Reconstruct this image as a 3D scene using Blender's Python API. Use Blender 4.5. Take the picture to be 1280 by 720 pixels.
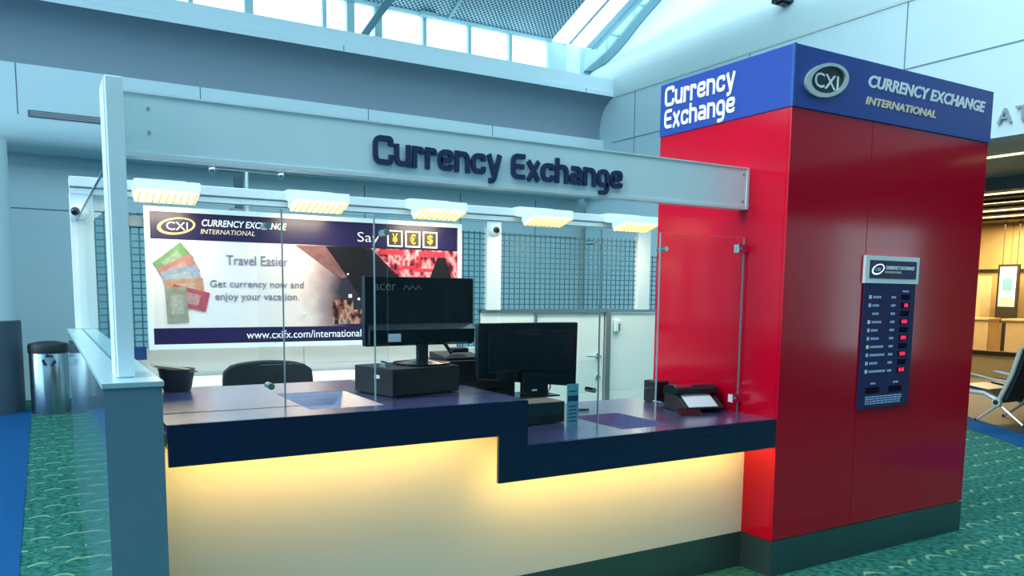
import bpy, bmesh, math, random
from mathutils import Vector, Matrix
for o in list(bpy.data.objects): bpy.data.objects.remove(o)
S = bpy.context.scene
COL = S.collection
PI = math.pi
random.seed(4)

# ------------------------------------------------------------------ camera
CAM = (-3.2789, -2.8397, 1.5106); YAW, PITCH, ROLL = 0.5408, -0.1116, 0.0114
cd = bpy.data.cameras.new('camera'); cam = bpy.data.objects.new('camera', cd); COL.objects.link(cam)
dv = Vector((math.sin(YAW)*math.cos(PITCH), math.cos(YAW)*math.cos(PITCH), math.sin(PITCH)))
rv = Vector((math.cos(YAW), -math.sin(YAW), 0)); uv_ = rv.cross(dv)
r2 = rv*math.cos(ROLL) + uv_*math.sin(ROLL); u2 = -rv*math.sin(ROLL) + uv_*math.cos(ROLL)
cam.matrix_world = Matrix(((r2.x, u2.x, -dv.x, CAM[0]), (r2.y, u2.y, -dv.y, CAM[1]), (r2.z, u2.z, -dv.z, CAM[2]), (0, 0, 0, 1)))
cd.sensor_width = 36.0; cd.lens = 994.387/1280*36.0
cd.shift_x = (640-650.24)/1280; cd.shift_y = (475.487-360)/1280
cd.clip_start = .05; cd.clip_end = 200
S.camera = cam

# ------------------------------------------------------------------ world, exposure
def lin(c):
    c = c/255.0
    return c/12.92 if c <= .04045 else ((c+.055)/1.055)**2.4
def rgb(r, g, b): return (lin(r), lin(g), lin(b), 1)
W = bpy.data.worlds.new('sky'); S.world = W; W.use_nodes = True
bg = W.node_tree.nodes['Background']; bg.inputs[0].default_value = (.60, .90, 1.0, 1); bg.inputs[1].default_value = 2.1
sl = bpy.data.lights.new('daylight', 'SUN'); sl.energy = 2.0; sl.angle = math.radians(50); sl.color = (1, .96, .92)
so = bpy.data.objects.new('daylight', sl); COL.objects.link(so); so.rotation_euler = Vector((-1.0, .12, .62)).to_track_quat('Z', 'Y').to_euler()
S.view_settings.view_transform = 'Standard'; S.view_settings.look = 'None'
S.view_settings.gamma = 1; S.view_settings.use_curve_mapping = False
S.view_settings.exposure = 0.62

# ------------------------------------------------------------------ materials
MATS = {}
def mat(name, col, rough=.5, metal=0, bump=0, bscale=40, var=0, vscale=3, emit=None, es=0, coat=0, spec=.5, aniso=None):
    m = bpy.data.materials.new(name); m.use_nodes = True; nt = m.node_tree; b = nt.nodes['Principled BSDF']
    b.inputs['Base Color'].default_value = col; b.inputs['Roughness'].default_value = rough
    b.inputs['Metallic'].default_value = metal; b.inputs['Specular IOR Level'].default_value = spec
    if coat: b.inputs['Coat Weight'].default_value = coat; b.inputs['Coat Roughness'].default_value = .04
    if emit: b.inputs['Emission Color'].default_value = emit; b.inputs['Emission Strength'].default_value = es
    tc = nt.nodes.new('ShaderNodeTexCoord')
    n = nt.nodes.new('ShaderNodeTexNoise'); n.inputs['Scale'].default_value = vscale; n.inputs['Detail'].default_value = 4
    mp = nt.nodes.new('ShaderNodeMapping'); nt.links.new(tc.outputs['Object'], mp.inputs[0]); nt.links.new(mp.outputs[0], n.inputs['Vector'])
    if aniso: mp.inputs['Scale'].default_value = aniso
    v = var if var else .03
    mx = nt.nodes.new('ShaderNodeMix'); mx.data_type = 'RGBA'
    mx.inputs['A'].default_value = tuple(c*(1-v) for c in col[:3])+(1,); mx.inputs['B'].default_value = tuple(min(1, c*(1+v)) for c in col[:3])+(1,)
    nt.links.new(n.outputs['Fac'], mx.inputs['Factor']); nt.links.new(mx.outputs['Result'], b.inputs['Base Color'])
    if bump:
        n2 = nt.nodes.new('ShaderNodeTexNoise'); n2.inputs['Scale'].default_value = bscale; nt.links.new(mp.outputs[0], n2.inputs['Vector'])
        bp = nt.nodes.new('ShaderNodeBump'); bp.inputs['Strength'].default_value = bump; bp.inputs['Distance'].default_value = .01
        nt.links.new(n2.outputs['Fac'], bp.inputs['Height']); nt.links.new(bp.outputs[0], b.inputs['Normal'])
    MATS[name] = m; return m
def glass(name, tint, fac=.10, gain=1.0):
    m = bpy.data.materials.new(name); m.use_nodes = True; nt = m.node_tree; nt.nodes.clear()
    out = nt.nodes.new('ShaderNodeOutputMaterial'); t = nt.nodes.new('ShaderNodeBsdfTransparent'); t.inputs[0].default_value = tint
    g = nt.nodes.new('ShaderNodeBsdfGlossy'); g.inputs['Roughness'].default_value = .01
    lw = nt.nodes.new('ShaderNodeLayerWeight'); lw.inputs['Blend'].default_value = fac
    mx = nt.nodes.new('ShaderNodeMixShader'); ml = nt.nodes.new('ShaderNodeMath'); ml.operation = 'MULTIPLY'; ml.inputs[1].default_value = gain; nt.links.new(lw.outputs['Fresnel'], ml.inputs[0]); nt.links.new(ml.outputs[0], mx.inputs[0]); nt.links.new(t.outputs[0], mx.inputs[1])
    nt.links.new(g.outputs[0], mx.inputs[2]); nt.links.new(mx.outputs[0], out.inputs[0]); MATS[name] = m; return m

M_cove = mat('cove_shade_paint', (.17, .24, .31, 1), .6, var=.04, vscale=.7)  # shade under the ledge is put into this darker wall colour
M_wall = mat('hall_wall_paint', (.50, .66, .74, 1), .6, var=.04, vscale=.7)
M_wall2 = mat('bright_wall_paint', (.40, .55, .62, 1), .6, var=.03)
M_ledge = mat('ledge_paint', (.45, .64, .73, 1), .5, var=.03)
M_joint = mat('dark_joint', (.10, .16, .20, 1), .8)  # dark grey-blue of panel seams, grooves and the small plate
M_slot = mat('slot_grille', (.06, .10, .14, 1), .5, .3)
M_steel = mat('booth_pale_blue_paint', (.70, .87, .92, 1), .35, .0, coat=.15)
M_half = mat('half_wall_laminate', (.115, .22, .29, 1), .12, .0, var=.05, vscale=2, coat=.6)
M_cap = mat('half_wall_cap', (.42, .62, .70, 1), .25, .3)
M_navy = mat('navy_laminate', (.004, .011, .05, 1), .22, var=.25, vscale=6, coat=.2, aniso=(1, 6, 6))
M_navytop = mat('navy_counter_top', (.075, .075, .20, 1), .22, var=.3, vscale=14, aniso=(.5, 6, 6), coat=1, spec=1)
M_cream = mat('cream_front_panel', (.84, .81, .74, 1), .5, var=.02)
M_kick = mat('kick_steel', (.085, .15, .16, 1), .3, .7, var=.2, vscale=1.5)
M_red = mat('gloss_red_laminate', (.50, .0015, .020, 1), .10, var=.03, spec=.35)
M_blueband = mat('blue_sign_band', (.012, .05, .30, 1), .35, var=.03)
M_white = mat('white_print', (.82, .88, .92, 1), .5)
M_gold = mat('gold_print', (.80, .70, .50, 1), .4)
MATS['navy_counter_top'].node_tree.nodes['Principled BSDF'].inputs['Coat Roughness'].default_value = .24
M_letters = mat('navy_letters', (.006, .022, .10, 1), .4)
M_chrome = mat('chrome', (.75, .78, .80, 1), .12, 1)
M_silver = mat('silver_print', (.62, .68, .66, 1), .3, .5)
M_brush = mat('brushed_steel', (.38, .42, .45, 1), .3, 1, var=.2, vscale=30, aniso=(1, 1, .05))
M_black = mat('black_plastic', (.006, .010, .014, 1), .45, bump=.1, bscale=200)
M_blackgloss = mat('gloss_black_plastic', (.006, .012, .02, 1), .12)
M_fabric = mat('black_fabric', (.018, .026, .034, 1), .85, bump=.5, bscale=400)
M_rail = mat('white_aluminium', (.72, .82, .87, 1), .35, .1)
M_inner = mat('booth_white_panel', (.80, .82, .80, 1), .45, var=.02)
M_creamin = mat('booth_cream_panel', (.72, .70, .66, 1), .45, var=.02)
M_wire = mat('grey_wire', (.03, .12, .17, 1), .6)
M_desk = mat('white_desk', (.86, .86, .86, 1), .25)
M_doorpost = mat('door_post_aluminium', (.42, .42, .44, 1), .3, .9)
M_paper = mat('paper_white', (.8, .82, .85, 1), .6)
M_teal = mat('pale_blue_plastic', (.16, .50, .62, 1), .2)
M_tealdark = mat('dark_blue_print', (.02, .06, .12, 1), .3)
M_lamp = mat('warm_lamp_diffuser', (.9, .8, .5, 1), .4, emit=(1, .66, .25, 1), es=1.6)
M_led = mat('warm_led_strip', (.9, .7, .3, 1), .4, emit=(1, .62, .14, 1), es=34)
M_louv = mat('lamp_louvre', (.75, .62, .35, 1), .3, .6)
M_cool = mat('cool_ceiling_light', (.9, .95, 1, 1), .4, emit=(.85, .97, 1, 1), es=3.0)
M_shoplamp = mat('shop_strip_light', (1, .9, .6, 1), .4, emit=(1, .8, .45, 1), es=1.6)
M_softgrey = mat('grey_soffit', (.36, .46, .47, 1), .6)
M_brown = mat('brown_slat_ceiling', (.13, .10, .055, 1), .6, var=.3, vscale=4, aniso=(.2, 4, 1))
M_tan = mat('tan_wood_panel', (.66, .46, .20, 1), .5, var=.12, vscale=3, aniso=(1, 1, .2))
M_tan2 = mat('pale_wood_counter', (.66, .48, .26, 1), .5, var=.15, vscale=5)
M_dark = mat('dark_brown', (.03, .025, .02, 1), .5)
M_tile = mat('olive_floor_tile', (.040, .040, .024, 1), .6, var=.15, vscale=4)
M_seatshell = mat('black_vinyl', (.006, .016, .028, 1), .35)
M_redled = mat('red_led_digits', (.8, .02, .1, 1), .5, emit=(1, .02, .10, 1), es=.55)
M_pale = mat('pale_blue_print', (.42, .58, .95, 1), .5)
M_boardblue = mat('rate_board_blue', (.003, .009, .085, 1), .5)
M_ink = mat('grey_print', (.16, .16, .26, 1), .6)
M_orange = mat('amber_print', (.85, .45, .06, 1), .5)
M_vault = mat('vault_paint', (.36, .50, .54, 1), .6, var=.03)
M_rib = mat('rib_paint', (.10, .22, .27, 1), .5)
M_muntin = mat('window_frame_paint', (.30, .48, .54, 1), .5)
M_bin = mat('brushed_bin_steel', (.30, .42, .48, 1), .22, 1, var=.25, vscale=18, aniso=(1, 1, .02))
M_glass = glass('clear_glass', (.965, .985, .985, 1), .06)
M_glass2 = glass('side_glass', (.90, .97, .98, 1), .03, .25)
M_glassedge = mat('glass_edge', (.30, .40, .42, 1), .2)
M_sky = glass('window_glass', (.98, 1, 1, 1), .02)

def node_math(nt, op, a, b=None):
    n = nt.nodes.new('ShaderNodeMath'); n.operation = op
    for i, v in enumerate((a, b)):
        if v is None: continue
        if isinstance(v, (int, float)): n.inputs[i].default_value = v
        else: nt.links.new(v, n.inputs[i])
    return n.outputs[0]
def carpet():
    m = bpy.data.materials.new('green_carpet'); m.use_nodes = True; nt = m.node_tree; b = nt.nodes['Principled BSDF']
    b.inputs['Roughness'].default_value = .95; b.inputs['Specular IOR Level'].default_value = .1
    tc = nt.nodes.new('ShaderNodeTexCoord'); sp = nt.nodes.new('ShaderNodeSeparateXYZ')
    nz = nt.nodes.new('ShaderNodeTexNoise'); nz.inputs['Scale'].default_value = 5; nt.links.new(tc.outputs['Object'], nz.inputs['Vector'])
    ad = nt.nodes.new('ShaderNodeVectorMath'); ad.operation = 'MULTIPLY_ADD'; nt.links.new(nz.outputs['Color'], ad.inputs[0])
    ad.inputs[1].default_value = (.06, .06, 0); nt.links.new(tc.outputs['Object'], ad.inputs[2]); nt.links.new(ad.outputs[0], sp.inputs[0])
    px, py = .19, .26
    v = node_math(nt, 'DIVIDE', sp.outputs['Y'], py); row = node_math(nt, 'FLOOR', v)
    off = node_math(nt, 'MULTIPLY', node_math(nt, 'MODULO', row, 2), .5)
    u = node_math(nt, 'ADD', node_math(nt, 'DIVIDE', sp.outputs['X'], px), off)
    fu = node_math(nt, 'SUBTRACT', node_math(nt, 'FRACT', u), .5); fv = node_math(nt, 'SUBTRACT', node_math(nt, 'FRACT', v), .3)
    bow = node_math(nt, 'ADD', fv, node_math(nt, 'MULTIPLY', node_math(nt, 'MULTIPLY', fu, fu), 1.6))
    d = node_math(nt, 'ABSOLUTE', bow)
    line = node_math(nt, 'LESS_THAN', d, .055); half = node_math(nt, 'LESS_THAN', node_math(nt, 'ABSOLUTE', fu), .33)
    mask = node_math(nt, 'MULTIPLY', line, half)
    n2 = nt.nodes.new('ShaderNodeTexNoise'); n2.inputs['Scale'].default_value = 26; n2.inputs['Detail'].default_value = 3; nt.links.new(tc.outputs['Object'], n2.inputs['Vector'])
    cr = nt.nodes.new('ShaderNodeValToRGB'); nt.links.new(n2.outputs['Fac'], cr.inputs[0])
    cr.color_ramp.elements[0].position = .35; cr.color_ramp.elements[0].color = (.010, .085, .075, 1)
    cr.color_ramp.elements[1].position = .68; cr.color_ramp.elements[1].color = (.045, .24, .19, 1)
    n3 = nt.nodes.new('ShaderNodeTexNoise'); n3.inputs['Scale'].default_value = 9; nt.links.new(tc.outputs['Object'], n3.inputs['Vector'])
    mk = node_math(nt, 'MULTIPLY', mask, node_math(nt, 'MULTIPLY', node_math(nt, 'GREATER_THAN', n3.outputs['Fac'], .42), .62))
    mx = nt.nodes.new('ShaderNodeMix'); mx.data_type = 'RGBA'; nt.links.new(mk, mx.inputs['Factor'])
    nt.links.new(cr.outputs[0], mx.inputs['A']); mx.inputs['B'].default_value = (.30, .50, .30, 1)
    nt.links.new(mx.outputs['Result'], b.inputs['Base Color'])
    bp = nt.nodes.new('ShaderNodeBump'); bp.inputs['Strength'].default_value = .4; bp.inputs['Distance'].default_value = .01
    n4 = nt.nodes.new('ShaderNodeTexNoise'); n4.inputs['Scale'].default_value = 250; nt.links.new(tc.outputs['Object'], n4.inputs['Vector'])
    nt.links.new(n4.outputs['Fac'], bp.inputs['Height']); nt.links.new(bp.outputs[0], b.inputs['Normal'])
    return m
M_carpet = carpet()
M_blue = mat('blue_carpet', (.008, .09, .26, 1), .95, bump=.4, bscale=250, var=.2, vscale=60, spec=.1)
def perforated():
    m = bpy.data.materials.new('perforated_metal'); m.use_nodes = True; nt = m.node_tree; b = nt.nodes['Principled BSDF']
    b.inputs['Roughness'].default_value = .5; b.inputs['Metallic'].default_value = .2
    tc = nt.nodes.new('ShaderNodeTexCoord'); sp = nt.nodes.new('ShaderNodeSeparateXYZ'); nt.links.new(tc.outputs['Object'], sp.inputs[0])
    a = node_math(nt, 'SINE', node_math(nt, 'MULTIPLY', sp.outputs['X'], 2*PI/.075)); c = node_math(nt, 'SINE', node_math(nt, 'MULTIPLY', sp.outputs['Y'], 2*PI/.085))
    f = node_math(nt, 'GREATER_THAN', node_math(nt, 'MULTIPLY', a, c), 0.0)
    mx = nt.nodes.new('ShaderNodeMix'); mx.data_type = 'RGBA'; nt.links.new(f, mx.inputs['Factor'])
    mx.inputs['A'].default_value = (.02, .06, .09, 1); mx.inputs['B'].default_value = (.42, .60, .68, 1); nt.links.new(mx.outputs['Result'], b.inputs['Base Color'])
    return m
M_perf = perforated()
def poster_photo():
    # flat print: pale picture on the left fading to a dark street photo on the right
    m = bpy.data.materials.new('poster_print'); m.use_nodes = True; nt = m.node_tree; b = nt.nodes['Principled BSDF']; b.inputs['Roughness'].default_value = .5; b.inputs['Specular IOR Level'].default_value = .2
    tc = nt.nodes.new('ShaderNodeTexCoord'); sp = nt.nodes.new('ShaderNodeSeparateXYZ'); nt.links.new(tc.outputs['Object'], sp.inputs[0])
    n = nt.nodes.new('ShaderNodeTexNoise'); n.inputs['Scale'].default_value = 3.2; n.inputs['Detail'].default_value = 3; nt.links.new(tc.outputs['Object'], n.inputs['Vector'])
    x = node_math(nt, 'ADD', sp.outputs['X'], node_math(nt, 'MULTIPLY', n.outputs['Fac'], .35))
    t = node_math(nt, 'DIVIDE', x, 2.6)
    cr = nt.nodes.new('ShaderNodeValToRGB'); nt.links.new(t, cr.inputs[0]); e = cr.color_ramp.elements
    e[0].position = 0; e[0].color = (.74, .70, .66, 1); e[1].position = 1; e[1].color = (.010, .011, .022, 1)
    for p, c in ((.28, (.62, .66, .74, 1)), (.5, (.72, .62, .60, 1)), (.565, (.34, .24, .26, 1)), (.63, (.03, .03, .05, 1)), (.75, (.012, .014, .03, 1))):
        q = e.new(p); q.color = c
    nt.links.new(cr.outputs[0], b.inputs['Base Color']); return m
M_poster = poster_photo()

# ------------------------------------------------------------------ mesh helpers
ORG = {}
class MB:
    def __init__(s): s.v = []; s.f = []
    def add(s, vs, fs):
        b = len(s.v); s.v += [tuple(v) for v in vs]; s.f += [tuple(i+b for i in f) for f in fs]; return s
    def box(s, x0, x1, y0, y1, z0, z1):
        if x0 > x1: x0, x1 = x1, x0
        if y0 > y1: y0, y1 = y1, y0
        if z0 > z1: z0, z1 = z1, z0
        return s.add([(x0, y0, z0), (x1, y0, z0), (x1, y1, z0), (x0, y1, z0), (x0, y0, z1), (x1, y0, z1), (x1, y1, z1), (x0, y1, z1)],
                     [(0, 3, 2, 1), (4, 5, 6, 7), (0, 1, 5, 4), (1, 2, 6, 5), (2, 3, 7, 6), (3, 0, 4, 7)])
    def prism(s, pts, axis, a, b):
        # closed outline pts (2D) extruded along axis from a to b
        n = len(pts)
        def P(q, t): return {'x': (t, q[0], q[1]), 'y': (q[0], t, q[1]), 'z': (q[0], q[1], t)}[axis]
        vs = [P(q, a) for q in pts]+[P(q, b) for q in pts]
        fs = [tuple(range(n))[::-1], tuple(range(n, 2*n))]+[(i, (i+1) % n, n+(i+1) % n, n+i) for i in range(n)]
        return s.add(vs, fs)
    def tube(s, path, r, n=10, r_end=None):
        path = [Vector(p) for p in path]; rings = []
        up = Vector((0, 0, 1))
        for i, p in enumerate(path):
            t = (path[min(i+1, len(path)-1)]-path[max(i-1, 0)]).normalized()
            a = t.cross(up)
            if a.length < .05: a = t.cross(Vector((1, 0, 0)))
            a.normalize(); c = a.cross(t)
            rr = r if r_end is None else r+(r_end-r)*i/(len(path)-1)
            rings.append([p+a*math.cos(2*PI*k/n)*rr+c*math.sin(2*PI*k/n)*rr for k in range(n)])
        vs = [v for q in rings for v in q]
        fs = [(i*n+k, i*n+(k+1) % n, (i+1)*n+(k+1) % n, (i+1)*n+k) for i in range(len(path)-1) for k in range(n)]
        fs += [tuple(range(n))[::-1], tuple(range((len(path)-1)*n, len(path)*n))]
        return s.add(vs, fs)
    def lathe(s, prof, cx, cy, n=28, cz=0):
        vs = [(cx+r*math.cos(2*PI*k/n), cy+r*math.sin(2*PI*k/n), cz+z) for r, z in prof for k in range(n)]
        m = len(prof)
        fs = [(i*n+k, i*n+(k+1) % n, (i+1)*n+(k+1) % n, (i+1)*n+k) for i in range(m-1) for k in range(n)]
        fs += [tuple(range(n))[::-1], tuple(range((m-1)*n, m*n))]
        return s.add(vs, fs)
    def ball(s, c, r, n=14):
        prof = [(max(.0005, r*math.sin(PI*i/10)), -r*math.cos(PI*i/10)) for i in range(11)]
        return s.lathe(prof, c[0], c[1], n, c[2])
    def xf(s, M):
        s.v = [tuple(M @ Vector(v)) for v in s.v]; return s
    def build(s, name, m, parent=None, bevel=0, smooth=False, label=None, local=False):
        me = bpy.data.meshes.new(name)
        org = ORG.get(parent.name, Vector((0, 0, 0))) if parent and not local else Vector((0, 0, 0))
        me.from_pydata([tuple(Vector(v)-org) for v in s.v], [], s.f)
        bm = bmesh.new(); bm.from_mesh(me); bmesh.ops.recalc_face_normals(bm, faces=bm.faces); bm.to_mesh(me); bm.free()
        me.materials.append(m)
        if smooth:
            for p in me.polygons: p.use_smooth = True
            me.set_sharp_from_angle(angle=math.radians(40))
        o = bpy.data.objects.new(name, me); COL.objects.link(o)
        if parent: o.parent = parent
        ORG[o.name] = org
        if bevel:
            b = o.modifiers.new('bevel', 'BEVEL'); b.width = bevel; b.segments = 2; b.limit_method = 'ANGLE'
        if label: o['label'] = label
        return o
def box(name, m, d, parent=None, **k): return MB().box(*d).build(name, m, parent, **k)
def thing(name, label, cat, loc, group=None, rotz=0):
    o = bpy.data.objects.new(name, None); o.empty_display_size = .1; COL.objects.link(o); o.location = loc; o.rotation_euler = (0, 0, rotz)
    o['label'] = label; o['category'] = cat
    if group: o['group'] = group
    ORG[o.name] = Vector(loc); return o
def struct(o): o['kind'] = 'structure'; return o
def tag(o, label, cat, group=None):
    o['label'] = label; o['category'] = cat
    if group: o['group'] = group
    return o

# ------------------------------------------------------------------ stroke lettering (squarish bold letters)
GL = {
 'C': (1.0, [[(.93, .66), (.93, .9), (.1, .9), (.1, .1), (.93, .1), (.93, .36)]]),
 'u': (.84, [[(.1, .76), (.1, .1), (.74, .1), (.74, .76)], [(.74, .2), (.74, 0)]]),
 'r': (.58, [[(.1, 0), (.1, .76)], [(.1, .5), (.1, .66), (.5, .66), (.5, .5)]]),
 'e': (.84, [[(.1, .38), (.74, .38), (.74, .66), (.1, .66), (.1, .1), (.74, .1), (.74, .24)]]),
 'n': (.84, [[(.1, 0), (.1, .76)], [(.1, .5), (.1, .66), (.74, .66), (.74, 0)]]),
 'c': (.82, [[(.72, .48), (.72, .66), (.1, .66), (.1, .1), (.72, .1), (.72, .28)]]),
 'y': (.84, [[(.08, .76), (.42, .02)], [(.76, .76), (.38, -.2), (.1, -.2)]]),
 'E': (.88, [[(.86, .9), (.1, .9), (.1, .1), (.86, .1)], [(.1, .5), (.8, .5)]]),
 'x': (.80, [[(.06, .76), (.74, 0)], [(.74, .76), (.06, 0)]]),
 'h': (.84, [[(.1, 0), (.1, 1)], [(.1, .5), (.1, .66), (.74, .66), (.74, 0)]]),
 'a': (.84, [[(.12, .66), (.74, .66), (.74, 0)], [(.74, .38), (.1, .38), (.1, .1), (.74, .1)]]),
 'g': (.84, [[(.74, .1), (.1, .1), (.1, .66), (.74, .66), (.74, -.22), (.12, -.22)]]),
 ' ': (.36, [])}
def fillet(p, r=.26):
    out = [Vector(p[0])]
    for i in range(1, len(p)-1):
        a, b, c = Vector(p[i-1]), Vector(p[i]), Vector(p[i+1]); d1 = (a-b); d2 = (c-b)
        rr = min(r, d1.length*.48, d2.length*.48); s_, e_ = b+d1.normalized()*rr, b+d2.normalized()*rr
        for k in range(6):
            t = k/5; out.append(s_*(1-t)**2+b*2*t*(1-t)+e_*t*t)
    out.append(Vector(p[-1])); return out
def stroke_letters(text, w, h, px_, py_, depth, M, m, parent):
    tot = sum(GL[c][0]+.14 for c in text)-.14; sx = w/tot; x = 0; res = []
    for ch in text:
        adv, paths = GL[ch]
        mb = MB()
        for k, p in enumerate(paths):
            q = fillet(p); q = [a for i, a in enumerate(q) if i == 0 or (a-q[i-1]).length > 1e-4]; L, R = [], []
            for i, a in enumerate(q):
                t = (q[min(i+1, len(q)-1)]-q[max(i-1, 0)]).normalized(); nn = Vector((-t.y, t.x))
                nn = Vector((nn.x*px_/2, nn.y*py_/2)); L.append(a+nn); R.append(a-nn)
            f = depth+k*.0004
            def P(v, y): return ((x+v[0])*sx, -y, v[1]*h)
            n = len(q); vs = [P(v, f) for v in L]+[P(v, f) for v in R]+[P(v, 0) for v in L]+[P(v, 0) for v in R]; fs = []
            for i in range(n-1):
                fs += [(i, i+1, n+i+1, n+i), (2*n+i, 3*n+i, 3*n+i+1, 2*n+i+1), (i, 2*n+i, 2*n+i+1, i+1), (n+i, n+i+1, 3*n+i+1, 3*n+i)]
            fs += [(0, n, 3*n, 2*n), (n-1, 3*n-1, 4*n-1, 2*n-1)]
            mb.add(vs, fs)
        x += adv+.14
        if paths: res.append(mb.xf(M).build('letter', m, parent))
    return res
def text_mb(s, w, h, M, depth=.002, shear=0, offset=0):
    c = bpy.data.curves.new('t', 'FONT'); c.body = s; c.size = 1; c.extrude = .5; c.shear = shear; c.offset = offset; c.resolution_u = 3
    o = bpy.data.objects.new('t', c); COL.objects.link(o)
    dg = bpy.context.evaluated_depsgraph_get(); dg.update(); me = bpy.data.meshes.new_from_object(o.evaluated_get(dg))
    xs = [v.co.x for v in me.vertices]; ys = [v.co.y for v in me.vertices]
    x0, x1, y0, y1 = min(xs), max(xs), min(ys), max(ys)
    vs = [M @ Vector(((v.co.x-x0)/(x1-x0)*w, -(v.co.z+.5)*depth, (v.co.y-y0)/(y1-y0)*h)) for v in me.vertices]
    mb = MB(); mb.add(vs, [tuple(p.vertices) for p in me.polygons])
    bpy.data.objects.remove(o); bpy.data.curves.remove(c); bpy.data.meshes.remove(me); return mb
def FR(x, y, z): return Matrix.Translation((x, y, z))                                  # faces the camera side (-Y)
def LF(x, y, z): return Matrix.Translation((x, y, z)) @ Matrix.Rotation(-PI/2, 4, 'Z')  # faces -X, reads toward -Y
def ellipse_ring(cx, y, cz, a, b, ta, tb, tilt, depth, n=40):
    mb = MB(); vs = []
    for k in range(n):
        t = 2*PI*k/n
        for (ea, eb, yy) in ((a, b, y), (a-ta, b-tb, y), (a, b, y-depth), (a-ta, b-tb, y-depth)):
            X, Z = ea*math.cos(t), eb*math.sin(t)
            if ea != a: X += ta*.25; Z += tb*.1
            vs.append((cx+X*math.cos(tilt)-Z*math.sin(tilt), yy, cz+X*math.sin(tilt)+Z*math.cos(tilt)))
    fs = []
    for k in range(n):
        i, j = 4*k, 4*((k+1) % n)
        fs += [(i+2, j+2, j+3, i+3), (i, i+2, i+3, i+1)[:0] or (i, j, j+2, i+2), (i+1, i+3, j+3, j+1)]
    mb.add(vs, fs); return mb
def ellipse_disc(cx, y, cz, a, b, tilt, n=32, depth=.002):
    pts = [(cx+a*math.cos(2*PI*k/n)*math.cos(tilt)-b*math.sin(2*PI*k/n)*math.sin(tilt), cz+a*math.cos(2*PI*k/n)*math.sin(tilt)+b*math.sin(2*PI*k/n)*math.cos(tilt)) for k in range(n)]
    return MB().prism(pts, 'y', y-depth, y)

# ================================================================== SETTING
YW, XR, YB = 8.489, 5.334, 9.5
struct(box('floor', M_carpet, (-16, 16, -14, 10, -.08, 0)))
struct(box('trim_1', M_blue, (-16, -3.447, -14, 8.45, 0, .004)))
struct(box('trim_2', mat('grey_floor_strip', (.05, .09, .12, 1), .6), (-3.447, -2.2, 7.95, 9.05, 0, .004)))
# blue stripe and tiled food court floor to the right, beyond the tower
def strip(name, pts, z, m): return struct(MB().prism(pts, 'z', 0, z).build(name, m))
strip('trim_3', [(3.0, -1.70), (5.136, 1.308), (5.762, 2.189), (7.4, 4.5), (8.2, 4.0), (5.95, 1.72), (5.6, .8), (4.6, -2.0)], .004, M_blue)
strip('trim_4', [(5.95, 1.72), (7.0, 3.24), (7.9, 4.3), (7.9, 10), (16, 10), (16, -14), (9, -14), (6.2, -.4)], .006, M_tile)

# back wall, lower part set back under a bulkhead, curved cove, ledge
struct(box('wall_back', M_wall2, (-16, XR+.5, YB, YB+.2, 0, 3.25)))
YK = 8.75
struct(MB().prism([(YW, 4.85), (YW, 4.93), (YW+.02, 4.94), (YW+.02, 5.14), (9.55, 5.14), (9.55, 4.9), (9.3, 4.85)], 'x', -16, XR+.02).build('trim_5', M_wall))
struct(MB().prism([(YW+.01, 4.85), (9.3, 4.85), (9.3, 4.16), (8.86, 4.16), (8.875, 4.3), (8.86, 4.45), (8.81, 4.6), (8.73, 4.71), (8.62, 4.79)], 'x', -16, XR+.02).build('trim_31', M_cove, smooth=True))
struct(MB().prism([(YK, 4.16), (YK, 3.56), (8.765, 3.44), (8.81, 3.33), (8.88, 3.25), (8.97, 3.21), (9.7, 3.20), (9.7, 4.16)], 'x', -16, XR+.02).build('trim_32', M_wall, smooth=True))
# panel joints of the bulkhead and lower wall
def joint(x0, x1, y, z0, z1, parent=None): return MB().box(x0, x1, y-.004, y+.01, z0, z1)
jb = MB()
for x in (-3.42, -1.34, 1.0, 3.1): jb.box(x, x+.012, YK-.003, YK+.01, 3.56, 4.16)
for x in (-3.42, .55, 4.75): jb.box(x, x+.012, YW-.003, YW+.01, 4.86, 4.925)
struct(jb.build('trim_6', M_joint))
jl = MB(); jl.box(-16, XR, YB-.004, YB+.01, 2.50, 2.515)
for x in (-3.62, -.6, 1.2, 2.9, 4.4): jl.box(x, x+.014, YB-.004, YB+.01, 0, 3.15)
struct(jl.build('trim_7', M_joint))
vent = thing('slot_vent', 'long dark air slot high on the pale wall at the left', 'vent', (-2.6, YK, 3.53))
box('frame', M_slot, (-3.31, -1.72, YK-.012, YK, 3.545, 3.625), vent)
for k in range(4): box('slat', M_brush, (-3.29, -1.74, YK-.02, YK-.012, 3.558+k*.016, 3.562+k*.016), vent)
# rounded column at the far left
colm = struct(MB().lathe([(.36, 1.10), (.36, 3.2)], -3.90, 8.5, 40).build('column', M_wall, smooth=True))
struct(MB().lathe([(.40, 0), (.40, 1.09), (.36, 1.10)], -3.90, 8.5, 40).build('trim_8', M_slot, smooth=True))

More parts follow.
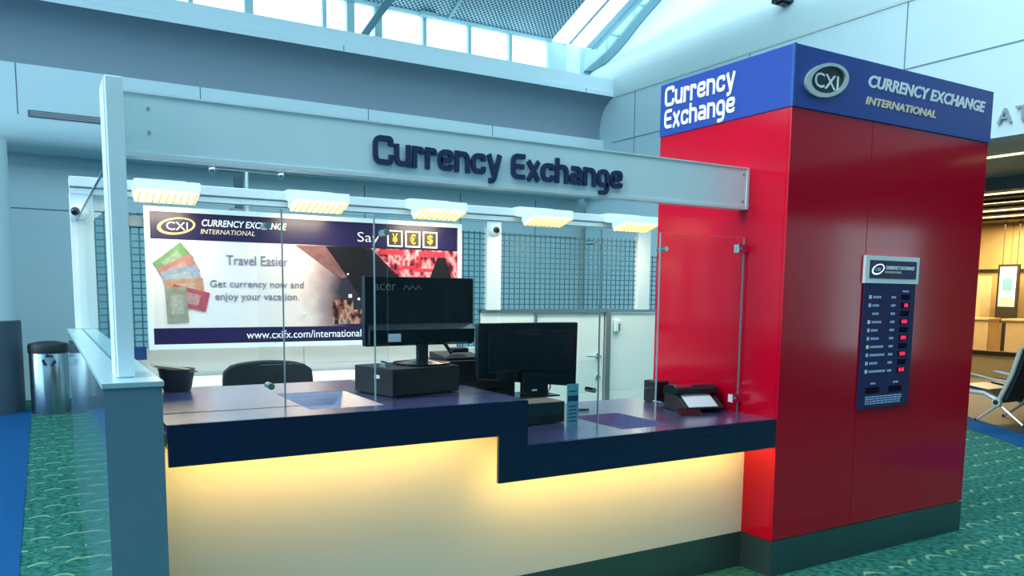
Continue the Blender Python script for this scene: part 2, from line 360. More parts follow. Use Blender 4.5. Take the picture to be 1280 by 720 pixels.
# clerestory windows above the ledge
YWN = 9.5
wf = MB(); wf.box(-16, 5.0, YWN-.03, YWN+.05, 5.14, 5.22)
for x in (-15, -12, -9, -6.5, -5.1, -3.7, -2.9, -2.15, -1.3, -.5, .594, 2.24, 3.055, 3.844): wf.box(x-.03, x+.03, YWN-.04, YWN+.05, 5.14, 6.0)
for x in (-.215-.3, 1.0, 1.449): wf.box(x-.06, x+.06, YWN-.05, YWN+.05, 5.14, 6.0)
for x in (2.24,): wf.box(x-.13, x+.13, YWN-.2, YWN-.05, 5.86, 5.92)
wf.box(4.62, 5.0, YWN-.03, YWN+.05, 5.14, 6.0); wf.box(-16, 5.0, YWN-.04, YWN+.05, 5.9, 6.02)
win = struct(wf.build('window_1', M_muntin))
struct(box('pane', M_sky, (-16, 4.62, YWN+.0, YWN+.008, 5.2, 5.92), win))
# sloping louvred ceiling rising 20 degrees toward the camera
TH = math.radians(20.5); cy_, sy_ = math.cos(TH), math.sin(TH)
RM = Matrix.Translation((0, 9.4, 5.90)) @ Matrix.Rotation(-TH, 4, 'X')
def roofpiece(name, m, d, parent=None):   # d = x0,x1, along-slope 0.., thickness
    o = MB().box(d[0], d[1], -d[3], -d[2], d[4], d[5]).build(name, m, parent)
    if not parent: o.matrix_world = RM
    return o
ceil = struct(roofpiece('ceiling', M_perf, (-16, 4.64, 0, 6.0, 0, .03)))
ce = MB()
for x in (2.62, .45, -1.72, -3.9, -6.1): ce.box(x-.025, x+.025, -6.0, .0, -.03, 0)
ce.box(-16, 4.64, -.05, 0.02, -.02, .04)
o = struct(ce.build('trim_9', M_muntin)); o.matrix_world = RM
# glazed strip: two bright linear skylights and pale panels with light truss lines
sk = MB(); sk.box(4.70, 5.02, -6, 0, 0, .03); sk.box(5.08, 5.42, -6, 0, 0, .03)
o = thing('linear_skylight', 'pair of bright white light strips beside the louvred ceiling', 'skylight', tuple(RM.translation)); o.rotation_euler = (-TH, 0, 0)
for a, b in ((4.66, 4.98), (5.04, 5.36)): MB().box(a, b, -6, 0, 0, .03).build('light_strip', M_cool, o, local=True)
MB().box(4.98, 5.04, -6, 0, -.01, .03).build('divider', M_softgrey, o, local=True)
gl = MB(); gl.box(5.37, 5.62, -6, 0, .0, .03)
o = struct(gl.build('ceiling_2', M_ledge)); o.matrix_world = RM
tr = MB()
for a, b in ((5.50, 5.53),): tr.box(a, b, -6, 0, -.02, 0)
o = struct(tr.build('trim_10', M_muntin)); o.matrix_world = RM
struct(box('wall_back_upper', M_ledge, (5.0, 9, YWN, YWN+.1, 4.7, 9.5)))
xw = MB()
xw.box(5.9, 5.93, YWN-.02, YWN, 5.2, 9); xw.box(6.5, 6.56, YWN-.02, YWN, 5.5, 9); xw.box(5.4, 8, YWN-.02, YWN, 6.25, 6.29); xw.box(5.4, 8, YWN-.02, YWN, 6.9, 6.93)
struct(xw.build('trim_30', M_muntin))
box('bracket', M_muntin, (5.33, 5.40, YWN-.03, YWN, 5.3, 5.9)); struct(bpy.data.objects['bracket'])
# dark curved strut springing from the ledge
st = MB(); n = 12; ps = []
for i in range(n+1):
    t = i/n; ps.append((1.02+1.15*t+.1*math.sin(t*PI), 9.25-1.2*t, 5.14+2.0*t**.85))
for k in range(n):
    a, b = Vector(ps[k]), Vector(ps[k+1]); w = .06
    st.add([(a.x-w, a.y, a.z), (a.x+w, a.y, a.z), (a.x+w, a.y+.12, a.z), (a.x-w, a.y+.12, a.z), (b.x-w, b.y, b.z), (b.x+w, b.y, b.z), (b.x+w, b.y+.12, b.z), (b.x-w, b.y+.12, b.z)],
           [(0, 3, 2, 1), (4, 5, 6, 7), (0, 1, 5, 4), (1, 2, 6, 5), (2, 3, 7, 6), (3, 0, 4, 7)])
tag(st.build('roof_strut', M_rib), 'dark curved roof strut rising from the ledge in front of the clerestory windows', 'beam')
# vault surface on the right flaring outwards above line A', with its rib
EL = [(5.536, 5.502), (5.823, 5.672), (6.097, 5.914), (6.352, 6.194), (6.606, 6.498), (6.89, 6.809), (7.17, 7.10), (7.45, 7.40)]
EU = [(5.375, 5.489), (5.66, 5.725), (5.95, 5.985), (6.19, 6.25), (6.43, 6.53), (6.70, 6.82), (6.97, 7.11), (7.25, 7.40)]
prof = [(5.334, 4.84), (5.337, 4.95), (5.35, 5.15), (5.41, 5.36)]+EL+[(7.9, 7.9), (8.4, 8.6)]
vt = MB(); vs = [(x, YWN, z) for x, z in prof]+[(x, -9, z) for x, z in prof]; n = len(prof)
vt.add(vs+[(x+.08, y, z+.0) for x, y, z in vs], [(i, i+1, n+i+1, n+i) for i in range(n-1)]+[(2*n+i, 3*n+i, 3*n+i+1, 2*n+i+1) for i in range(n-1)])
struct(vt.build('wall_right_vault', M_vault, smooth=True))
rb = MB()
for k in range(len(EL)-1):
    (a, c), (b, d) = (EL[k], EU[k]), (EL[k+1], EU[k+1]); y0, y1 = YWN-.10, YWN-.02
    rb.add([(c[0], y0, c[1]), (a[0]-.01, y0, a[1]+.01), (a[0]-.01, y1, a[1]+.01), (c[0], y1, c[1]), (d[0], y0, d[1]), (b[0]-.01, y0, b[1]+.01), (b[0]-.01, y1, b[1]+.01), (d[0], y1, d[1])],
           [(0, 3, 2, 1), (4, 5, 6, 7), (0, 1, 5, 4), (1, 2, 6, 5), (2, 3, 7, 6), (3, 0, 4, 7)])
struct(rb.build('trim_11', M_rib))
# right wall bulkhead above the food court opening
struct(box('wall_right', M_wall2, (XR, XR+.3, -9, 9.3, 3.155, 4.84)))
struct(box('wall_right_lower', M_wall, (XR+.05, XR+.3, 3.6, 9.3, 0, 3.155)))
wr = MB(); wr.box(XR-.012, XR, -9, YW, 4.83, 4.86)
struct(wr.build('trim_12', M_softgrey))
wr = MB(); wr.box(XR-.004, XR+.01, -9, YW, 4.075, 4.09)
for y in (7.9, 5.4, 3.03, .6, -1.8): wr.box(XR-.004, XR+.01, y-.006, y+.006, 3.16, 4.83)
struct(wr.build('trim_13', M_joint))
sgn = thing('wall_sign', 'silver raised letters A T on the white bulkhead over the shop opening', 'sign', (XR, 1.9, 3.29))
for ch, y in (('A', 1.915), ('T', 1.735)): text_mb(ch, .145, .15, LF(XR-.01, y, 3.285), .03, offset=.01).build('letter', M_brush, sgn)
lf = thing('letter_stub', 'small black block for letter bottoms on the vault at the top edge', 'light fixture', (5.45, 4.82, 5.42))
box('letter_block', M_black, (5.20, 5.42, 4.74, 4.93, 5.33, 5.42), lf); box('lens', M_blackgloss, (5.24, 5.36, 4.78, 4.88, 5.31, 5.33), lf)  # both boxes stand in for bottoms of black letters; the lens is invented

# food court: soffit, slatted ceiling, back wall
struct(box('ceiling_3', M_softgrey, (XR+.3, 8.2, -9, 10, 3.156, 3.35)))
struct(box('trim_14', M_slot, (8.2, 8.45, -9, 10, 2.98, 3.35)))
struct(box('ceiling_4', M_brown, (8.4, 16, -9, 10, 3.12, 3.3)))
tag(box('linear_lamp', M_shoplamp, (6.42, 6.47, -3, 9, 3.14, 3.155)), 'thin white line of light in the grey soffit above the seats', 'light')
for i, x in enumerate((9.6, 10.8, 12.1, 13.3)):
    tag(box('strip_lamp', M_shoplamp, (x, x+.05, 1+i*.3, 9, 3.10, 3.12)), ('thin warm ceiling strip nearest the grey soffit', 'second warm ceiling strip of the brown shop ceiling', 'third warm ceiling strip of the brown shop ceiling', 'warm ceiling strip nearest the tan shop wall')[i], 'light', 'strip lamps in the brown shop ceiling')
for i, x in enumerate((9.2, 9.9, 10.5, 11.4, 12.6, 13.8)): struct(box('trim_%d' % (15+i), M_dark, (x, x+.08, -9, 10, 3.08, 3.12)))
wsr = struct(box('wall_shop', M_tan, (15, 15.2, -9, 10, 0, 3.12)))
for k in range(9): MB().box(14.97, 15, 3+k*.75, 3.72+k*.75, 2.12, 3.08).build('panel', M_tan, wsr)
MB().box(14.94, 15, 2, 10, 2.06, 2.12).build('panel_rail', M_dark, wsr)
struct(box('wall_right_far', M_tan, (XR+.3, 15, 9.8, 10, 0, 3.2)))
la = bpy.data.lights.new('shop_glow', 'AREA'); la.energy = 230; la.color = (1, .78, .42); la.size = 4; la.size_y = 1.2; la.shape = 'RECTANGLE'
lo = bpy.data.objects.new('shop_glow', la); COL.objects.link(lo); lo.location = (12.5, 6.2, 3.05)
sp = thing('shop_poster', 'white and blue hanging poster in a dark frame on the tan shop wall', 'poster', (14.5, 6.4, 1.1))
box('frame', M_dark, (14.45, 14.5, 6.28, 6.72, .95, 2.2), sp); box('picture', M_white, (14.44, 14.45, 6.33, 6.67, 1.3, 2.15), sp)
for y in (6.35, 6.65): MB().tube([(14.475, y, 2.2), (14.475, y, 3.12)], .008, 6).build('hanger', M_dark, sp)
box('print_block', M_teal, (14.43, 14.44, 6.40, 6.60, 1.65, 1.9), sp); box('print_block', M_gold, (14.43, 14.44, 6.38, 6.63, 1.36, 1.5), sp)
tag(box('shelf_unit', M_tan2, (13.9, 14.3, 6.75, 7.3, .0, 1.95)), 'pale wood shelf unit at the far shop wall beside the red tower', 'shelf')
for i, (a, b) in enumerate(((6.05, 6.62), (6.62, 7.25), (5.1, 5.8))):
    cab = thing('shop_counter', ('pale wood counter module under the hanging poster', 'pale wood counter module nearest the red tower', 'pale wood counter module at the right frame edge')[i], 'counter', (13.2, a, 0), 'wooden counters of the shop')
    box('body', M_tan2, (13.0, 13.4, a, b-.02, .0, 1.04), cab); box('worktop', M_tan, (12.97, 13.42, a-.01, b-.01, 1.04, 1.08), cab); box('side_panel', M_dark, (12.99, 13.0, b-.09, b-.02, .08, 1.0), cab)
tag(box('register', M_black, (13.1, 13.3, 6.95, 7.15, 1.08, 1.33)), 'small dark register on the shop counter nearest the tower', 'register')
tag(box('low_partition', M_tan2, (11.9, 12.0, 4.2, 9, .0, .42)), 'low wooden partition in front of the shop counters', 'partition')
for z in (.42,): tag(box('handrail', M_dark, (11.88, 12.02, 4.2, 9, .42, .5)), 'brown rail along the top of the low partition', 'rail')

# rest of the hall, outside the frame, shaped to keep light off front faces
struct(box('wall_front', M_softgrey, (-16, 16, -12.2, -12, 0, 5.2)))
struct(box('wall_left', M_wall, (-16.2, -16, -12, 10, 0, 1.0)))
struct(box('wall_left_light_block', M_softgrey, (-16.2, -16, -12, -8, 1.0, 6.0)))  # added above the low wall to block sky light from the front left
struct(box('ceiling_5', M_wall, (-16, 9, -12, -2.6, 6.0, 6.2)))  # unseen ceiling, its edge placed to darken camera-facing surfaces

# ================================================================== TOWER
T = thing('red_tower', 'glossy red square tower with a blue sign band at its top', 'kiosk', (0, 0, 0))
TW, TD, TH_, TB, KZ = 1.767, .995, 2.7535, 2.449, .199
box('core', M_softgrey, (.02, TW-.02, .02, TD, 0, TH_-.01), T)
box('front_panel', M_red, (0.0, .645, 0, .02, KZ, TB), T, bevel=.002); box('front_panel', M_red, (.647, TW, 0, .02, KZ, TB), T, bevel=.002)
box('side_panel', M_red, (0, .02, .0202, TD, KZ, TB), T); box('side_panel', M_red, (TW-.02, TW, .0202, TD, KZ, TB), T)
bb = MB().box(-.008, TW+.008, -.008, TD, TB, TH_).build('sign_band', M_blueband, T, bevel=.003)
box('corner_trim', mat('band_edge', (.03, .09, .34, 1), .3), (-.011, .004, -.011, .004, TB, TH_), T)
kb = MB().box(.0, TW, -.0, TD, 0, KZ-.003).build('kick_plate', M_kick, T)
def seg_word(s, w, h, M, pen, m, parent):
    for l in stroke_letters(s, w, h, pen, pen*.75, .004, M, m, parent): pass
S0 = Matrix.Identity(4)
seg_word('Currency', .565, .118, LF(-.0085, .950, 2.615), .22, M_white, bb); seg_word('Exchange', .568, .113, LF(-.0085, .950, 2.488), .22, M_white, bb)
YF = -.0085
M_disc = mat('logo_dark_field', (.012, .022, .035, 1), .3)
lg = ellipse_ring(.232, YF, 2.603, .168, .083, .034, .018, math.radians(14), .014).build('logo_ring', M_silver, bb, smooth=True)
ellipse_disc(.238, YF, 2.603, .137, .068, math.radians(14)).build('logo_disc', M_disc, bb)
text_mb('CXI', .185, .074, FR(.142, YF-.003, 2.562), .003, offset=.006).build('logo_text', M_white, bb)
text_mb('CURRENCY EXCHANGE', 1.115, .066, FR(.575, YF, 2.618), .003, shear=.22, offset=.032).build('sign_text', M_white, bb)
text_mb('INTERNATIONAL', .635, .042, FR(.560, YF, 2.528), .003, shear=.22, offset=.028).build('sign_text', M_gold, bb)

# ------------------------------------------------------------------ exchange rate board on the tower
R = thing('rate_board', 'tall blue exchange rate board with white framed header on the red tower', 'sign', (.88, 0, .87))
box('board', M_boardblue, (.640, 1.108, -.012, 0, .868, 1.578), R, bevel=.003)
hd = MB().box(.632, 1.122, -.016, 0, 1.578, 1.730).build('header_frame', M_white, R)
box('header_panel', M_letters, (.668, 1.095, -.018, -.016, 1.605, 1.705), hd)
ellipse_ring(.735, -.018, 1.655, .056, .028, .010, .006, math.radians(14), .004).build('logo_ring', M_chrome, hd)
text_mb('CXI', .045, .018, FR(.713, -.018, 1.646), .002).build('logo_text', M_white, hd)
text_mb('CURRENCY EXCHANGE', .265, .020, FR(.808, -.018, 1.656), .002, shear=.22, offset=.02).build('header_text', M_white, hd)
text_mb('INTERNATIONAL', .150, .012, FR(.803, -.018, 1.635), .002, shear=.2).build('header_text', M_gold, hd)
yb = -.0125
M_disp = mat('display_dark', (.006, .004, .02, 1), .8, spec=.1)
lens = (.075, .06, .05, .085, .055, .07, .12, .13, .07, .15)
for i in range(10):
    z = 1.500-i*.0467
    if i != 2: MB().box(.682, .704, yb-.001, yb, z-.009, z+.011).build('flag', M_white if i % 3 == 0 else M_pale, R)
    w = lens[i]; mb = MB(); x = .718
    while x < .718+w: mb.box(x, x+.011, yb-.001, yb, z-.006, z+.007); x += .015
    mb.build('currency_name', M_pale, R)
    mb = MB()
    for k in range(3): mb.box(.885+k*.014, .896+k*.014, yb-.001, yb, z-.006, z+.007)
    mb.build('currency_code', M_pale, R)
    MB().box(.975, 1.055, yb-.001, yb, z-.014, z+.016).build('display_window', M_disp, R)
    if i in (1, 3, 5, 7, 9):
        mb = MB(); x0 = 1.008 if i == 1 else .992
        for k in range(3 if i > 1 else 2): mb.box(x0+k*.018, x0+.014+k*.018, yb-.002, yb-.001, z-.009, z+.012)
        mb.build('led_digits', M_redled, R)
mb = MB()
for k in range(5): mb.box(.985+k*.012, .994+k*.012, yb-.001, yb, 1.530, 1.540)
mb.build('caption', M_pale, R)
for x0 in (.70, .91):
    MB().box(x0, x0+.12, yb-.001, yb, .955, .99).build('display_window', M_disp, R)
    mb = MB(); [mb.box(x0+.04+k*.012, x0+.049+k*.012, yb-.001, yb, 1.006, 1.016) for k in range(4)]; mb.build('caption', M_pale, R)
mb = MB()
for r_ in range(4):
    x = .70
    while x < 1.02: w = random.uniform(.012, .035); mb.box(x, x+w, yb-.001, yb, .892+r_*.013, .899+r_*.013); x += w+.006
mb.build('small_print', M_pale, R)

# ================================================================== COUNTER
XL, XS, XSB, YC, YP = -2.94, -1.53, -1.672, .02, .216
ZU, ZUB, ZL, ZLB = 1.053, .909, .86, .707
C_ = thing('service_counter', 'split-level navy topped service counter with a glowing cream front', 'counter', (-1.5, .5, 0))
ORG[C_.name] = Vector((-1.5, .5, 0))
def top_with_hole(x0, x1, y0, y1, z0, z1, hx0, hx1, hy0, hy1):
    m = MB(); m.box(x0, hx0, y0, y1, z0, z1); m.box(hx1, x1, y0, y1, z0, z1); m.box(hx0, hx1, y0, hy0, z0, z1); m.box(hx0, hx1, hy1, y1, z0, z1); return m
HU = (-2.42, -2.12, .14, .66); HL = (-.93, -.62, .12, .56)
ut = MB()
ut.box(XL, HU[0], YC, 1.05, ZU-.03, ZU); ut.box(HU[1], XS, YC, .36, ZU-.03, ZU); ut.box(HU[1], -1.95, .36, 1.05, ZU-.03, ZU); ut.box(-1.95, XS, .36, .62, ZU-.03, ZU)
ut.box(HU[0], HU[1], YC, HU[2], ZU-.03, ZU); ut.box(HU[0], HU[1], HU[3], 1.05, ZU-.03, ZU)
ut.build('upper_top', M_navytop, C_)
top_with_hole(XS+.001, 0, YC, 1.0, ZL-.03, ZL, *HL).build('lower_top', M_navytop, C_)
def tray(h, z, name):
    m = MB(); d = .055; a = [(h[0], h[2], z), (h[1], h[2], z), (h[1], h[3], z), (h[0], h[3], z)]
    i = .06; b = [(h[0]+i, h[2]+.05, z-d), (h[1]-i, h[2]+.05, z-d), (h[1]-i, h[3]-.05, z-d), (h[0]+i, h[3]-.05, z-d)]
    m.add(a+b, [(4, 5, 6, 7), (0, 1, 5, 4), (1, 2, 6, 5), (2, 3, 7, 6), (3, 0, 4, 7)]); return m.build(name, M_navytop, C_)
tray(HU, ZU-.001, 'cash_tray'); tray(HL, ZL-.001, 'cash_tray')
ap = MB()
ap.prism([(XL, ZUB), (XSB, ZUB), (XSB, ZLB), (0, ZLB), (0, ZL-.0), (XS, ZL-.0), (XS, ZU), (XL, ZU)], 'y', YC-.018, YC)
ap.build('fascia', M_navy, C_, bevel=.002)
box('step_side', M_navy, (XS-.02, XS, YC, .36, ZL, ZU-.03), C_)
box('underside', M_navy, (XL, XSB, YC, YP+.02, ZUB+.06, ZUB+.075), C_); box('underside', M_navy, (XS, 0, YC, YP+.02, ZLB+.06, ZLB+.075), C_)
MB().prism([(XL, KZ), (0, KZ), (0, ZL-.03), (XS-.02, ZL-.03), (XS-.02, ZUB+.06), (XL, ZUB+.06)], 'y', YP, YP+.03).build('cream_panel', M_cream, C_)
box('kick_plate', M_kick, (XL, 0, YP+.001, YP+.04, 0, KZ-.003), C_)
box('led_strip', M_led, (XL+.03, XSB-.04, .045, .06, ZUB+.035, ZUB+.045), C_); box('led_strip', M_led, (XSB+.05, -.03, .045, .06, ZLB+.035, ZLB+.045), C_)
box('top_joint', M_joint, (XL, HU[0]-.0, .262, .268, ZU, ZU+.001), C_)
box('inner_panel', M_inner, (XL, 0, .95, .97, 0, ZL-.03), C_)

# ------------------------------------------------------------------ glass screens on the counter
YG = .27; ZG = 1.81
def sheet(x0, x1, z0, lab, cuts=None, y=YG, clips=(), cl=('left', 'right')):
    t = thing('glass_screen', lab, 'glass screen', ((x0+x1)/2, y, z0), 'glass screens on the counter')
    MB().box(x0, x1, y-.004, y+.004, z0, ZG).build('pane', M_glass, t)
    for x in (x0, x1):
        if y == YG and x > -2.9 and not -1.6 < x < -1.5: MB().box(x-.0022, x+.0022, y-.0045, y+.0045, z0, ZG).build('edge', M_glassedge, t)
    if y == YG: MB().box(x0, x1, y-.0045, y+.0045, ZG-.001, ZG).build('edge', M_glassedge, t)
    for (x, z) in clips:
        MB().tube([(x, y-.014, z), (x, y+.05, z)], .013, 12).build('standoff', M_chrome, t, smooth=True)
    return t
sheet(-2.93, -2.48, ZU+.001, 'clear glass sheet left of the upper counter window', clips=((-2.535, 1.745), (-2.535, 1.135)))
sheet(-2.11, -1.54, ZU+.001, 'clear glass sheet in front of the left monitor', clips=((-2.06, 1.743), (-2.06, 1.2)))
sheet(-1.515, -.967, ZL+.001, 'clear glass sheet in front of the right monitor', clips=((-1.013, 1.745), (-1.0, 1.037)))
sheet(-.60, -.014, ZL+.001, 'clear glass sheet against the red tower', clips=((-.57, 1.731), (-.57, .942)))
t = sheet(-2.56, -2.03, ZU+.16, 'offset glass sheet closing the upper counter window', y=YG+.06)
t = sheet(-1.04, -.55, ZL+.16, 'offset glass sheet closing the lower counter window', y=YG+.06)
for z in (1.751, .942):
    h = thing('glass_clamp', ('upper' if z > 1 else 'lower')+' steel clamp holding the glass to the red tower', 'clamp', (-.03, YG, z))
    box('jaw', M_chrome, (-.07, -.001, YG-.018, YG+.018, z-.024, z+.024), h, bevel=.003)
    MB().tube([(-.045, YG-.03, z), (-.045, YG+.03, z)], .009, 10).build('screw', M_brush, h, smooth=True)

# ================================================================== HEADER BEAM AND POST
H = thing('header_beam', 'pale blue header beam reading Currency Exchange in navy letters', 'sign', (-1.5, .29, 1.959))
hp = MB().prism([(.268, 1.966), (.274, 1.959), (.33, 1.959), (.33, 2.1716), (.268, 2.1716)], 'x', -3.015, -.001).build('beam', M_steel, H)
box('top_cap', M_rail, (-3.015, -.001, .262, .335, 2.1716, 2.178), H)
box('bottom_trim', M_rail, (-3.015, -.001, .264, .268, 1.959, 1.974), H)
box('end_trim', M_rail, (-.016, -.001, .262, .268, 1.960, 2.1716), H)
for x, z in ((-2.93, 2.125), (-2.93, 2.045), (-.04, 2.14), (-.04, 2.0)):
    MB().tube([(x, .268, z), (x, .264, z)], .006, 8).build('bolt', M_brush, H)
stroke_letters('Currency', .585, .116, .245, .18, .014, FR(-2.113, .268, 2.010), M_letters, H)
stroke_letters('Exchange', .613, .111, .245, .18, .014, FR(-1.474, .268, 2.004), M_letters, H)
P = thing('corner_post', 'tall pale blue steel post at the front of the half wall', 'post', (-3.04, .25, 1.203))
box('shaft', M_steel, (-3.070, -3.016, .150, .345, 1.204, 2.195), P, bevel=.004)
box('edge_profile', M_rail, (-3.074, -3.070, .16, .335, 1.204, 2.185), P)
# ================================================================== HALF WALL WITH GLASS
HW = thing('half_wall', 'glossy blue grey half wall closing the left side of the booth', 'wall', (-3.036, 1.9, 0))
box('body', M_half, (-3.122, -2.950, .005, 3.85, 0, 1.185), HW)
box('cap', M_cap, (-3.128, -2.944, 0, 1.076, 1.185, 1.203), HW, bevel=.002); box('cap', M_cap, (-3.128, -2.944, 1.080, 3.86, 1.185, 1.203), HW, bevel=.002)
box('groove', M_joint, (-3.040, -3.030, .345, 3.76, 1.203, 1.2035), HW)
SG = thing('side_glass', 'long glass panel standing in the groove of the half wall', 'glass screen', (-3.035, 2, 1.204))
box('pane', M_glass2, (-3.039, -3.031, .35, 3.72, 1.204, 1.98), SG); box('edge', M_glassedge, (-3.0395, -3.0305, .35, 3.72, 1.98, 1.984), SG)

# ================================================================== REAR PARTITION
BP = thing('rear_partition', 'white rear partition with posts and blue wire grid', 'partition', (0, 3.8, 0))
def post(x0, x1, z0, z1): box('post', M_rail, (x0, x1, 3.74, 3.82, z0, z1), BP, bevel=.004)
post(-3.075, -2.93, 1.204, 2.17); post(.300, .450, 1.33, 2.15); post(2.095, 2.262, 1.33, 2.15)
box('lower_wall', M_creamin, (-2.94, -1.42, 3.775, 3.82, 0, 1.035), BP); box('lower_wall', M_creamin, (-1.415, -.002, 3.775, 3.82, 0, 1.035), BP); box('lower_wall', M_creamin, (.0, .25, 3.78, 3.82, 0, .975), BP)
box('wall_cap', M_rail, (-2.94, -.002, 3.76, 3.84, 1.035, 1.05), BP); box('wall_cap', M_rail, (.0, .25, 3.76, 3.84, .975, .99), BP)
box('lower_wall', M_inner, (.252, .838, 3.77, 3.82, 0, 1.33), BP); box('lower_wall', M_inner, (1.76, 3.4, 3.77, 3.82, 0, 1.29), BP)
box('top_rail', M_doorpost, (.252, 3.4, 3.75, 3.83, 1.305, 1.335), BP)
box('mullion', M_doorpost, (.838, .868, 3.75, 3.83, 0, 1.305), BP)
box('door_post', M_doorpost, (1.700, 1.760, 3.74, 3.84, 0, 1.34), BP)
wm = MB()
def wires(x0, x1, z0, z1):
    x = x0
    while x < x1: wm.box(x-.0045, x+.0045, 3.785, 3.791, z0, z1); x += .058
    z = z0
    while z < z1: wm.box(x0, x1, 3.779, 3.785, z-.0045, z+.0045); z += .05
wires(-2.92, .0, 1.05, 2.06); wires(.015, .30, .99, 2.06); wires(.45, 2.10, 1.335, 2.06); wires(2.27, 3.4, 1.335, 1.90)
w = wm.build('wire_grid', M_wire, BP); w['kind'] = 'stuff'
box('grid_back_sheet', glass('pale_sheet', (.86, .96, .97, 1), .08), (-2.92, .30, 3.80, 3.803, .99, 2.06), BP)
D = thing('booth_door', 'white low door with a chrome lever at the back of the booth', 'door', (1.28, 3.79, 0))
box('leaf', M_inner, (.872, 1.696, 3.775, 3.815, .02, 1.30), D, bevel=.003)
hnd = MB().tube([(1.62, 3.775, .855), (1.62, 3.72, .855), (1.56, 3.715, .857), (1.44, 3.715, .865)], .011, 10).build('lever_handle', M_chrome, D, smooth=True)
MB().tube([(1.62, 3.775, .855), (1.62, 3.765, .855)], .03, 16).build('rose', M_chrome, D, smooth=True)
ld = MB().tube([(1.62, 3.775, .64), (1.62, 3.755, .64)], .025, 16).build('lock', M_chrome, D, smooth=True)
hk = thing('wall_intercom', 'small white rounded box on the panel right of the door post', 'intercom', (1.85, 3.77, 1.15))
box('case', M_rail, (1.81, 1.88, 3.735, 3.769, 1.10, 1.23), hk, bevel=.012); box('button', M_doorpost, (1.85, 1.875, 3.729, 3.735, 1.12, 1.19), hk)
# light rail
LR = thing('light_rail', 'long white aluminium rail carrying five lamps over the rear partition', 'rail', (-.4, 3.77, 2.2))
box('upper_profile', M_rail, (-3.072, 2.262, 3.72, 3.86, 2.215, 2.285), LR, bevel=.004)
box('lower_profile', M_rail, (-3.070, 2.262, 3.735, 3.845, 2.165, 2.215), LR); box('groove', M_joint, (-3.07, 2.262, 3.733, 3.736, 2.205, 2.211), LR)
MB().prism([(-2.93, 2.165), (-2.76, 2.165), (-2.93, 1.98)], 'y', 3.78, 3.80).build('gusset', M_rail, LR)
# lamps
lampx = [(-2.69, -2.26), (-1.585, -1.18), (-.545, -.115), (.555, .985), (1.595, 2.03)]
names = ('leftmost lamp of the light rail above the banner logo', 'second lamp from the left on the light rail', 'middle lamp of the light rail above the banner end', 'fourth lamp on the light rail, above the wire grid', 'rightmost lamp of the light rail beside the red tower')
def make_lamp(lab):
    t = thing('rail_lamp', lab, 'lamp', (0, 0, 0), 'lamps on the white rail')
    W_ = .43
    # local: x 0..W, front is -y, hangs under arm
    MB().prism([(-.30, .075), (-.02, .125), (.10, .125), (.10, .05), (-.02, .03), (-.30, .015)], 'x', .03, W_-.06).build('housing', M_rail, t, local=True)
    a = math.radians(40)
    MB().prism([(-.330, .02), (-.31, .085), (-.10, .06), (-.12, -.03)], 'x', 0, W_).build('hood', M_rail, t, local=True)
    MB().prism([(-.325, -.0), (-.315, .02), (-.12, -.03), (-.13, -.055)], 'x', .012, W_-.012).build('diffuser', M_lamp, t, local=True)
    for k in range(9):
        x = .03+k*(W_-.06)/8
        MB().prism([(-.333, -.004), (-.325, .006), (-.13, -.052), (-.135, -.064)], 'x', x, x+.006).build('louvre', M_louv, t, local=True)
    MB().box(.16, .22, .1, .24, .03, .09).build('arm', M_rail, t, local=True)
    return t
def copy_tree(o, parent=None):
    c = o.copy(); COL.objects.link(c)
    if parent: c.parent = parent
    for ch in list(o.children): copy_tree(ch, c)
    return c
L0 = make_lamp(names[0])
for i, (a, b) in enumerate(lampx):
    o = L0 if i == 0 else copy_tree(L0)
    o.location = (a, 3.66, 2.17); o['label'] = names[i]
    l = bpy.data.lights.new('lamp_light', 'AREA'); l.energy = 4.8; l.color = (1, .80, .52); l.shape = 'RECTANGLE'; l.size = .38; l.size_y = .16
    q = bpy.data.objects.new('lamp_light', l); COL.objects.link(q); q.location = (a+.21, 3.38, 2.08); q.rotation_euler = (math.radians(12), 0, 0)
# cameras
for (x, z, lab) in ((-3.02, 2.035, 'white dome camera on the far left post of the partition'), (.375, 2.07, 'white dome camera on the middle post of the partition')):
    k = thing('dome_camera', lab, 'camera', (x, 3.72, z), 'dome cameras on the partition posts')
    MB().lathe([(.055, -.02), (.06, .0), (.055, .02), (.03, .035)], 0, 0, 24).xf(Matrix.Translation((x, 3.72, z)) @ Matrix.Rotation(PI/2, 4, 'X')).build('base', M_rail, k, smooth=True)
    MB().ball((x, 3.70, z-.005), .048, 20).build('shell', M_rail, k, smooth=True)
    MB().ball((x-.024, 3.70-.040, z), .03, 16).build('lens', M_blackgloss, k, smooth=True)
# small wall box left of banner
tag(box('wall_box', mat('deep_blue_plastic', (.005, .04, .16, 1), .4), (-2.705, -2.62, 3.70, 3.76, .968, 1.064)), 'small deep blue box below the wire grid left of the banner', 'box')
tag(box('dark_sign', M_joint, (-2.70, -2.61, 3.71, 3.76, 1.955, 2.03)), 'small dark plate on the grid left of the banner top', 'plate')

